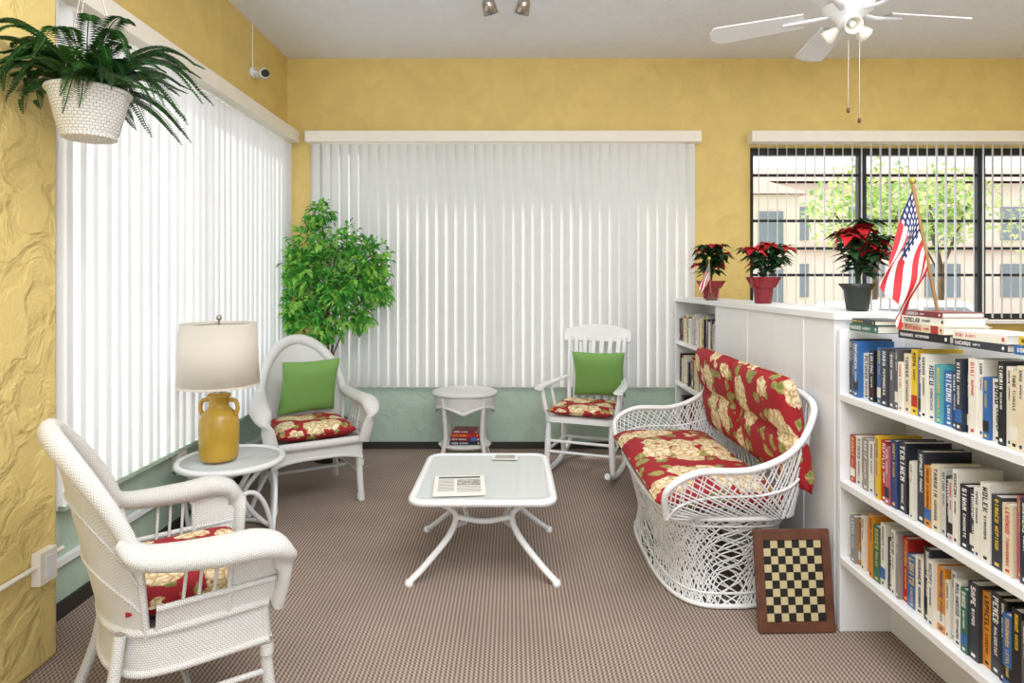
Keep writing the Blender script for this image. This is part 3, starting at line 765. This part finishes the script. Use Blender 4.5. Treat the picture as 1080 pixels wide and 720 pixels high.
# ---------------------------------------------------------------- flags
def flag(name,base,top,fly,hl,polebase=True,pr=.006):
    r=MB(); base=V(base); top=V(top); d=(base-top).normalized()
    r.tube([base,top],pr,8,0); r.ball(top+V((0,0,.012)),.012,.012,.014,1,10,8)
    if polebase: r.lathe([(.001,0),(.04,0),(.04,.012),(.018,.022),(.016,.05),(.001,.05)],20,tuple(base),2)
    fly=V(fly); sc=fly.length/.33
    def fn(u,v):
        p=top+d*(.015+hl*v)
        q=p+fly*u*(1-.12*v)
        amp=.024*min(1,u*2)*sc
        q=q+V((-.25*amp,1,0))*amp*math.sin(u*4+v*13)+V((1,0,0))*amp*.8*math.sin(v*9+u*2)
        q.z-=.02*math.sin(pi*v)*u*sc
        return q
    def mf(u,v):
        if u<.42 and v<7/13:
            i=int(u*24);j=int(v*26); return 5 if (i%2==1 and j%2==1) else 4
        return 3 if int(v*13)%2==0 else 5
    r.grid(fn,24,26,0,mfn=mf)
    r.build(name,[M_lwood,M_gold,M_wood,M_fred,M_fblue,M_fwhite])
flag('american_flag',(1.585,2.27,1.252),(1.475,2.27,PZ(194,2.27)),(-.11,0.01,-.27),.30)
flag('american_flag',(1.39,4.30,1.3215),(1.375,4.30,1.60),(-.07,0,-.14),.115,True,.004)
# ---------------------------------------------------------------- ceiling fan
random.seed(2)
fc=V((1.68,3.08,0)); zb=2.79
r=MB()
r.lathe([(.001,ZC),(.075,ZC),(.07,ZC-.04),(.03,ZC-.06),(.001,ZC-.06)],24,(0,0,0),0); r.tube([(0,0,ZC-.05),(0,0,zb+.12)],.013,10,0)
r.lathe([(.001,zb+.13),(.06,zb+.125),(.11,zb+.09),(.12,zb+.05),(.115,zb+.01),(.07,zb-.02),(.05,zb-.045),(.052,zb-.065),(.035,zb-.08),(.001,zb-.083)],32,(0,0,0),0)
for k in range(5):
    a=math.radians(9+72*k); Rm=Matrix.Rotation(a,4,'Z')
    def bl(u,v,sg):
        x=.20+.46*u; hw_=(.058+.018*u)*(1 if u<.93 else math.sqrt(max(0.05,1-((u-.93)/.075)**2)))
        y=(v-.5)*2*hw_; return Rm@V((x,y,zb+y*.20+sg*.004))
    for sg in(1,-1): r.grid(lambda u,v,sg=sg: bl(u if sg>0 else 1-u,v,sg),16,4,0)
    edge=[bl(i/16,0,0) for i in range(17)]+[bl(1,j/4,0) for j in range(1,5)]+[bl(1-i/16,1,0) for i in range(1,17)]
    r.tube(edge,.0045,6,0)
    r.tube([Rm@V((.09,0,zb-.005)),Rm@V((.16,.012,zb-.012)),Rm@V((.30,0,zb-.008))],[.014,.02,.012],8,0,flat=.5)
for k in range(3):
    a=math.radians(15+120*k); Rm=Matrix.Rotation(a,4,'Z')
    T=Matrix.Translation(Rm@V((.045,0,zb-.065)))@Rm@Matrix.Rotation(math.radians(-60),4,'Y')
    old=r.M; r.M=T; r.lathe([(.016,0),(.022,-.015),(.034,-.045),(.042,-.07),(.039,-.07),(.030,-.045),(.016,-.01)],18,(0,0,0),1); r.ball((0,0,-.04),.016,.016,.022,1,10,8); r.M=old
for x,zz in((-.01,2.30),(.045,2.25)):
    r.tube([(x,-.02,zb-.07),(x,-.02,zz)],.0022,5,2); r.ball((x,-.02,zz),.009,.009,.014,3,8,6)
r.build('ceiling_fan',[M_white,M_bulb,M_chrome,M_wood],loc=fc)
r=MB(); yt=4.12
r.box(-.30,.22,yt-.02,yt+.02,ZC-.03,ZC-.001,2)
for px,dx in((516,-.5),(552,.45)):
    x=PX(px,yt)
    r.tube([(x,yt,ZC-.03),(x,yt,ZC-.075)],.010,8,1)
    T=Matrix.Translation((x,yt,ZC-.10))@Matrix.Rotation(dx*.6,4,'Y')@Matrix.Rotation(.5,4,'X')
    old=r.M; r.M=T; r.lathe([(.001,.05),(.03,.05),(.042,.03),(.05,-.05),(.046,-.05),(.035,-.02),(.001,-.015)],20,(0,0,0),0); r.lathe([(.001,-.035),(.036,-.038)],16,(0,0,0),3); r.M=old
r.build('track_light',[M_chrome,M_black,M_white,M_bulb])
# ---------------------------------------------------------------- outside
r=MB(); r.box(-30,60,YB+.3,70,-.35,-.25,0); r.build('ground',[mat('asphalt',(.55,.55,.54),.9,var=.1)])
r=MB(); r.box(-20,50,11.2,13.8,-.249,-.23,0); r.build('lawn',[mat('grass',(.25,.42,.12),.9,var=.3,bump=.5)])
mb_=mat('stucco_beige',(.80,.68,.56),.9); mrf=mat('roof_tile',(.60,.40,.32),.9); mwin=mat('dark_window',(.22,.25,.27),.2)
r=MB(); r.box(10,40,26,34,-.3,5.6,0)
r.add([(9.4,25.4,5.6),(40.6,25.4,5.6),(40.6,34.6,5.6),(9.4,34.6,5.6),(12,30,7.0),(38,30,7.0)],[(0,1,5,4),(1,2,5),(2,3,4,5),(3,0,4)],1)
for i in range(8):
    x=11.0+i*3.2
    for z in(.8,3.2): r.box(x,x+1.5,25.95,26.0,z,z+1.4,2)
r.box(10,40,25.7,25.98,2.75,2.9,1)
r.build('building',[mb_,mrf,mwin])
r=MB(); r.box(6.0,8.4,18,21,-.25,4.0,0); r.add([(5.8,17.8,4.0),(8.6,17.8,4.0),(8.6,21.2,4.0),(5.8,21.2,4.0),(7.2,19.5,4.9)],[(0,1,4),(1,2,4),(2,3,4),(3,0,4)],1)
for z in(.7,2.4):
    r.box(7.2,7.9,17.94,18,z,z+1.1,2)
r.build('building',[mb_,mrf,mwin])
M_tl=mat('street_leaf',(.34,.50,.15),.6,var=.3,trans=.4); M_tl2=mat('street_leaf_light',(.62,.68,.28),.6,var=.3,trans=.4)
def tree(name,loc,H,R,seed,nl=900):
    random.seed(seed); r=MB(); r.tube([(0,0,-.228),(.1,0,H*.5),(0,.1,H*.8)],[.10,.08,.04],8,0)
    for k in range(5):
        a=k*1.3; r.tube([(.08,0,H*.5),(R*.5*math.cos(a),R*.5*math.sin(a),H)],.025,5,0)
    for _ in range(nl):
        d=V((random.gauss(0,1),random.gauss(0,1),random.gauss(0,1))).normalized()*R*random.uniform(.3,1)
        p=V((0,0,H))+V((d.x,d.y,d.z*.85)); 
        r.leaf(p,(random.uniform(-1,1),random.uniform(-1,1),random.uniform(-1,.5)),(0,-.5,1),.20,.11,1 if random.random()<.5 else 2)
    r.build(name,[M_bark,M_tl,M_tl2],loc=loc)
tree('tree',(7.3,12.6,0),2.9,1.25,1); tree('tree',(10.0,14.5,0),3.2,1.3,2); tree('tree',(15.8,17.5,0),3.2,1.7,3)
def car(loc,rot,col,seed):
    r=MB()
    prof=[(-2.15,.30),(-2.2,.62),(-2.05,.85),(-1.45,.93),(-.85,1.38),(.55,1.42),(1.25,.95),(1.95,.82),(2.15,.6),(2.12,.30)]
    n=len(prof)
    def wd(z): return .85 if z<.95 else .85-(z-.95)*.45
    L_=[(x,-wd(z),z) for x,z in prof]; R_=[(x,wd(z),z) for x,z in prof]
    r.add(L_+R_,[tuple(range(n)),tuple(reversed(range(n,2*n)))]+[(i,n+i,n+(i+1)%n,(i+1)%n) for i in range(n)],0)
    for sg in(-1,1):
        def wq(a): return [(x,sg*(wd(z)+.006),z) for x,z in a]
        r.add(wq([(-1.2,.98),(-.2,.98),(-.2,1.32),(-.78,1.32)]),[(0,1,2,3)],1); r.add(wq([(-.12,.98),(1.05,.98),(.5,1.34),(-.12,1.34)]),[(0,1,2,3)],1)
        for x in(-1.35,1.35): r.tube([(x,sg*.70,.32),(x,sg*.88,.32)],.32,20,2); r.tube([(x,sg*.88,.32),(x,sg*.89,.32)],.18,14,3)
    r.add([(.62,-.6,1.39),(.62,.6,1.39),(1.2,.75,1.0),(1.2,-.75,1.0)],[(0,1,2,3)],1)
    r.build('car',[mat('car_paint_%d'%seed,col,.25),mwin,M_black,M_chrome],loc=loc,rot=rot)
car((5.9,9.4,-.25),.06,(.85,.85,.85),1); car((11.2,9.5,-.25),0.05,(.75,.77,.8),2); car((3.2,16.0,-.25),0,(.8,.8,.8),3)
# ---------------------------------------------------------------- lights
w=bpy.data.worlds.new('World'); scene.world=w; w.use_nodes=True
bg=w.node_tree.nodes['Background']; bg.inputs[0].default_value=(.92,.96,1,1); bg.inputs[1].default_value=1.45
def area(name,loc,rot,sx,sy,e,col=(1,1,1)):
    l=bpy.data.lights.new(name,'AREA'); l.shape='RECTANGLE'; l.size=sx; l.size_y=sy; l.energy=e; l.color=col
    o=bpy.data.objects.new(name,l); o.location=loc; o.rotation_euler=rot; scene.collection.objects.link(o)
area('overhead_fill',(.3,1.0,ZC-.03),(0,0,0),2.2,2.2,72,(1,.985,.96))  # soft overhead fill added to brighten the room, no fixture modelled
area('overhead_fill',(3.4,2.6,ZC-.03),(0,0,0),1.2,2.2,40,(1,.985,.96))  # second added fill, over the right side, also without a fixture
area('ceiling_fill',(.6,-.6,2.0),(pi-.45,0,0),1.6,1.0,85,(.93,.96,1))  # unseen upward fill added to lift the ceiling, not a real lamp
s=bpy.data.lights.new('sun','SUN'); s.energy=4.2; s.angle=math.radians(6); s.color=(1,.96,.9)
o=bpy.data.objects.new('sun',s); scene.collection.objects.link(o)
o.rotation_euler=V((1,-.35,-.85)).to_track_quat('-Z','Y').to_euler()
# ---------------------------------------------------------------- camera
cd=bpy.data.cameras.new('camera'); cam=bpy.data.objects.new('camera',cd); scene.collection.objects.link(cam)
cam.location=(0,0,CH); cam.rotation_euler=(pi/2,0,0); cd.sensor_width=36; cd.lens=FP/1080*36; cd.shift_y=-63/1080; cd.clip_start=.05
scene.camera=cam
scene.view_settings.view_transform='Standard'
scene.view_settings.exposure=.33
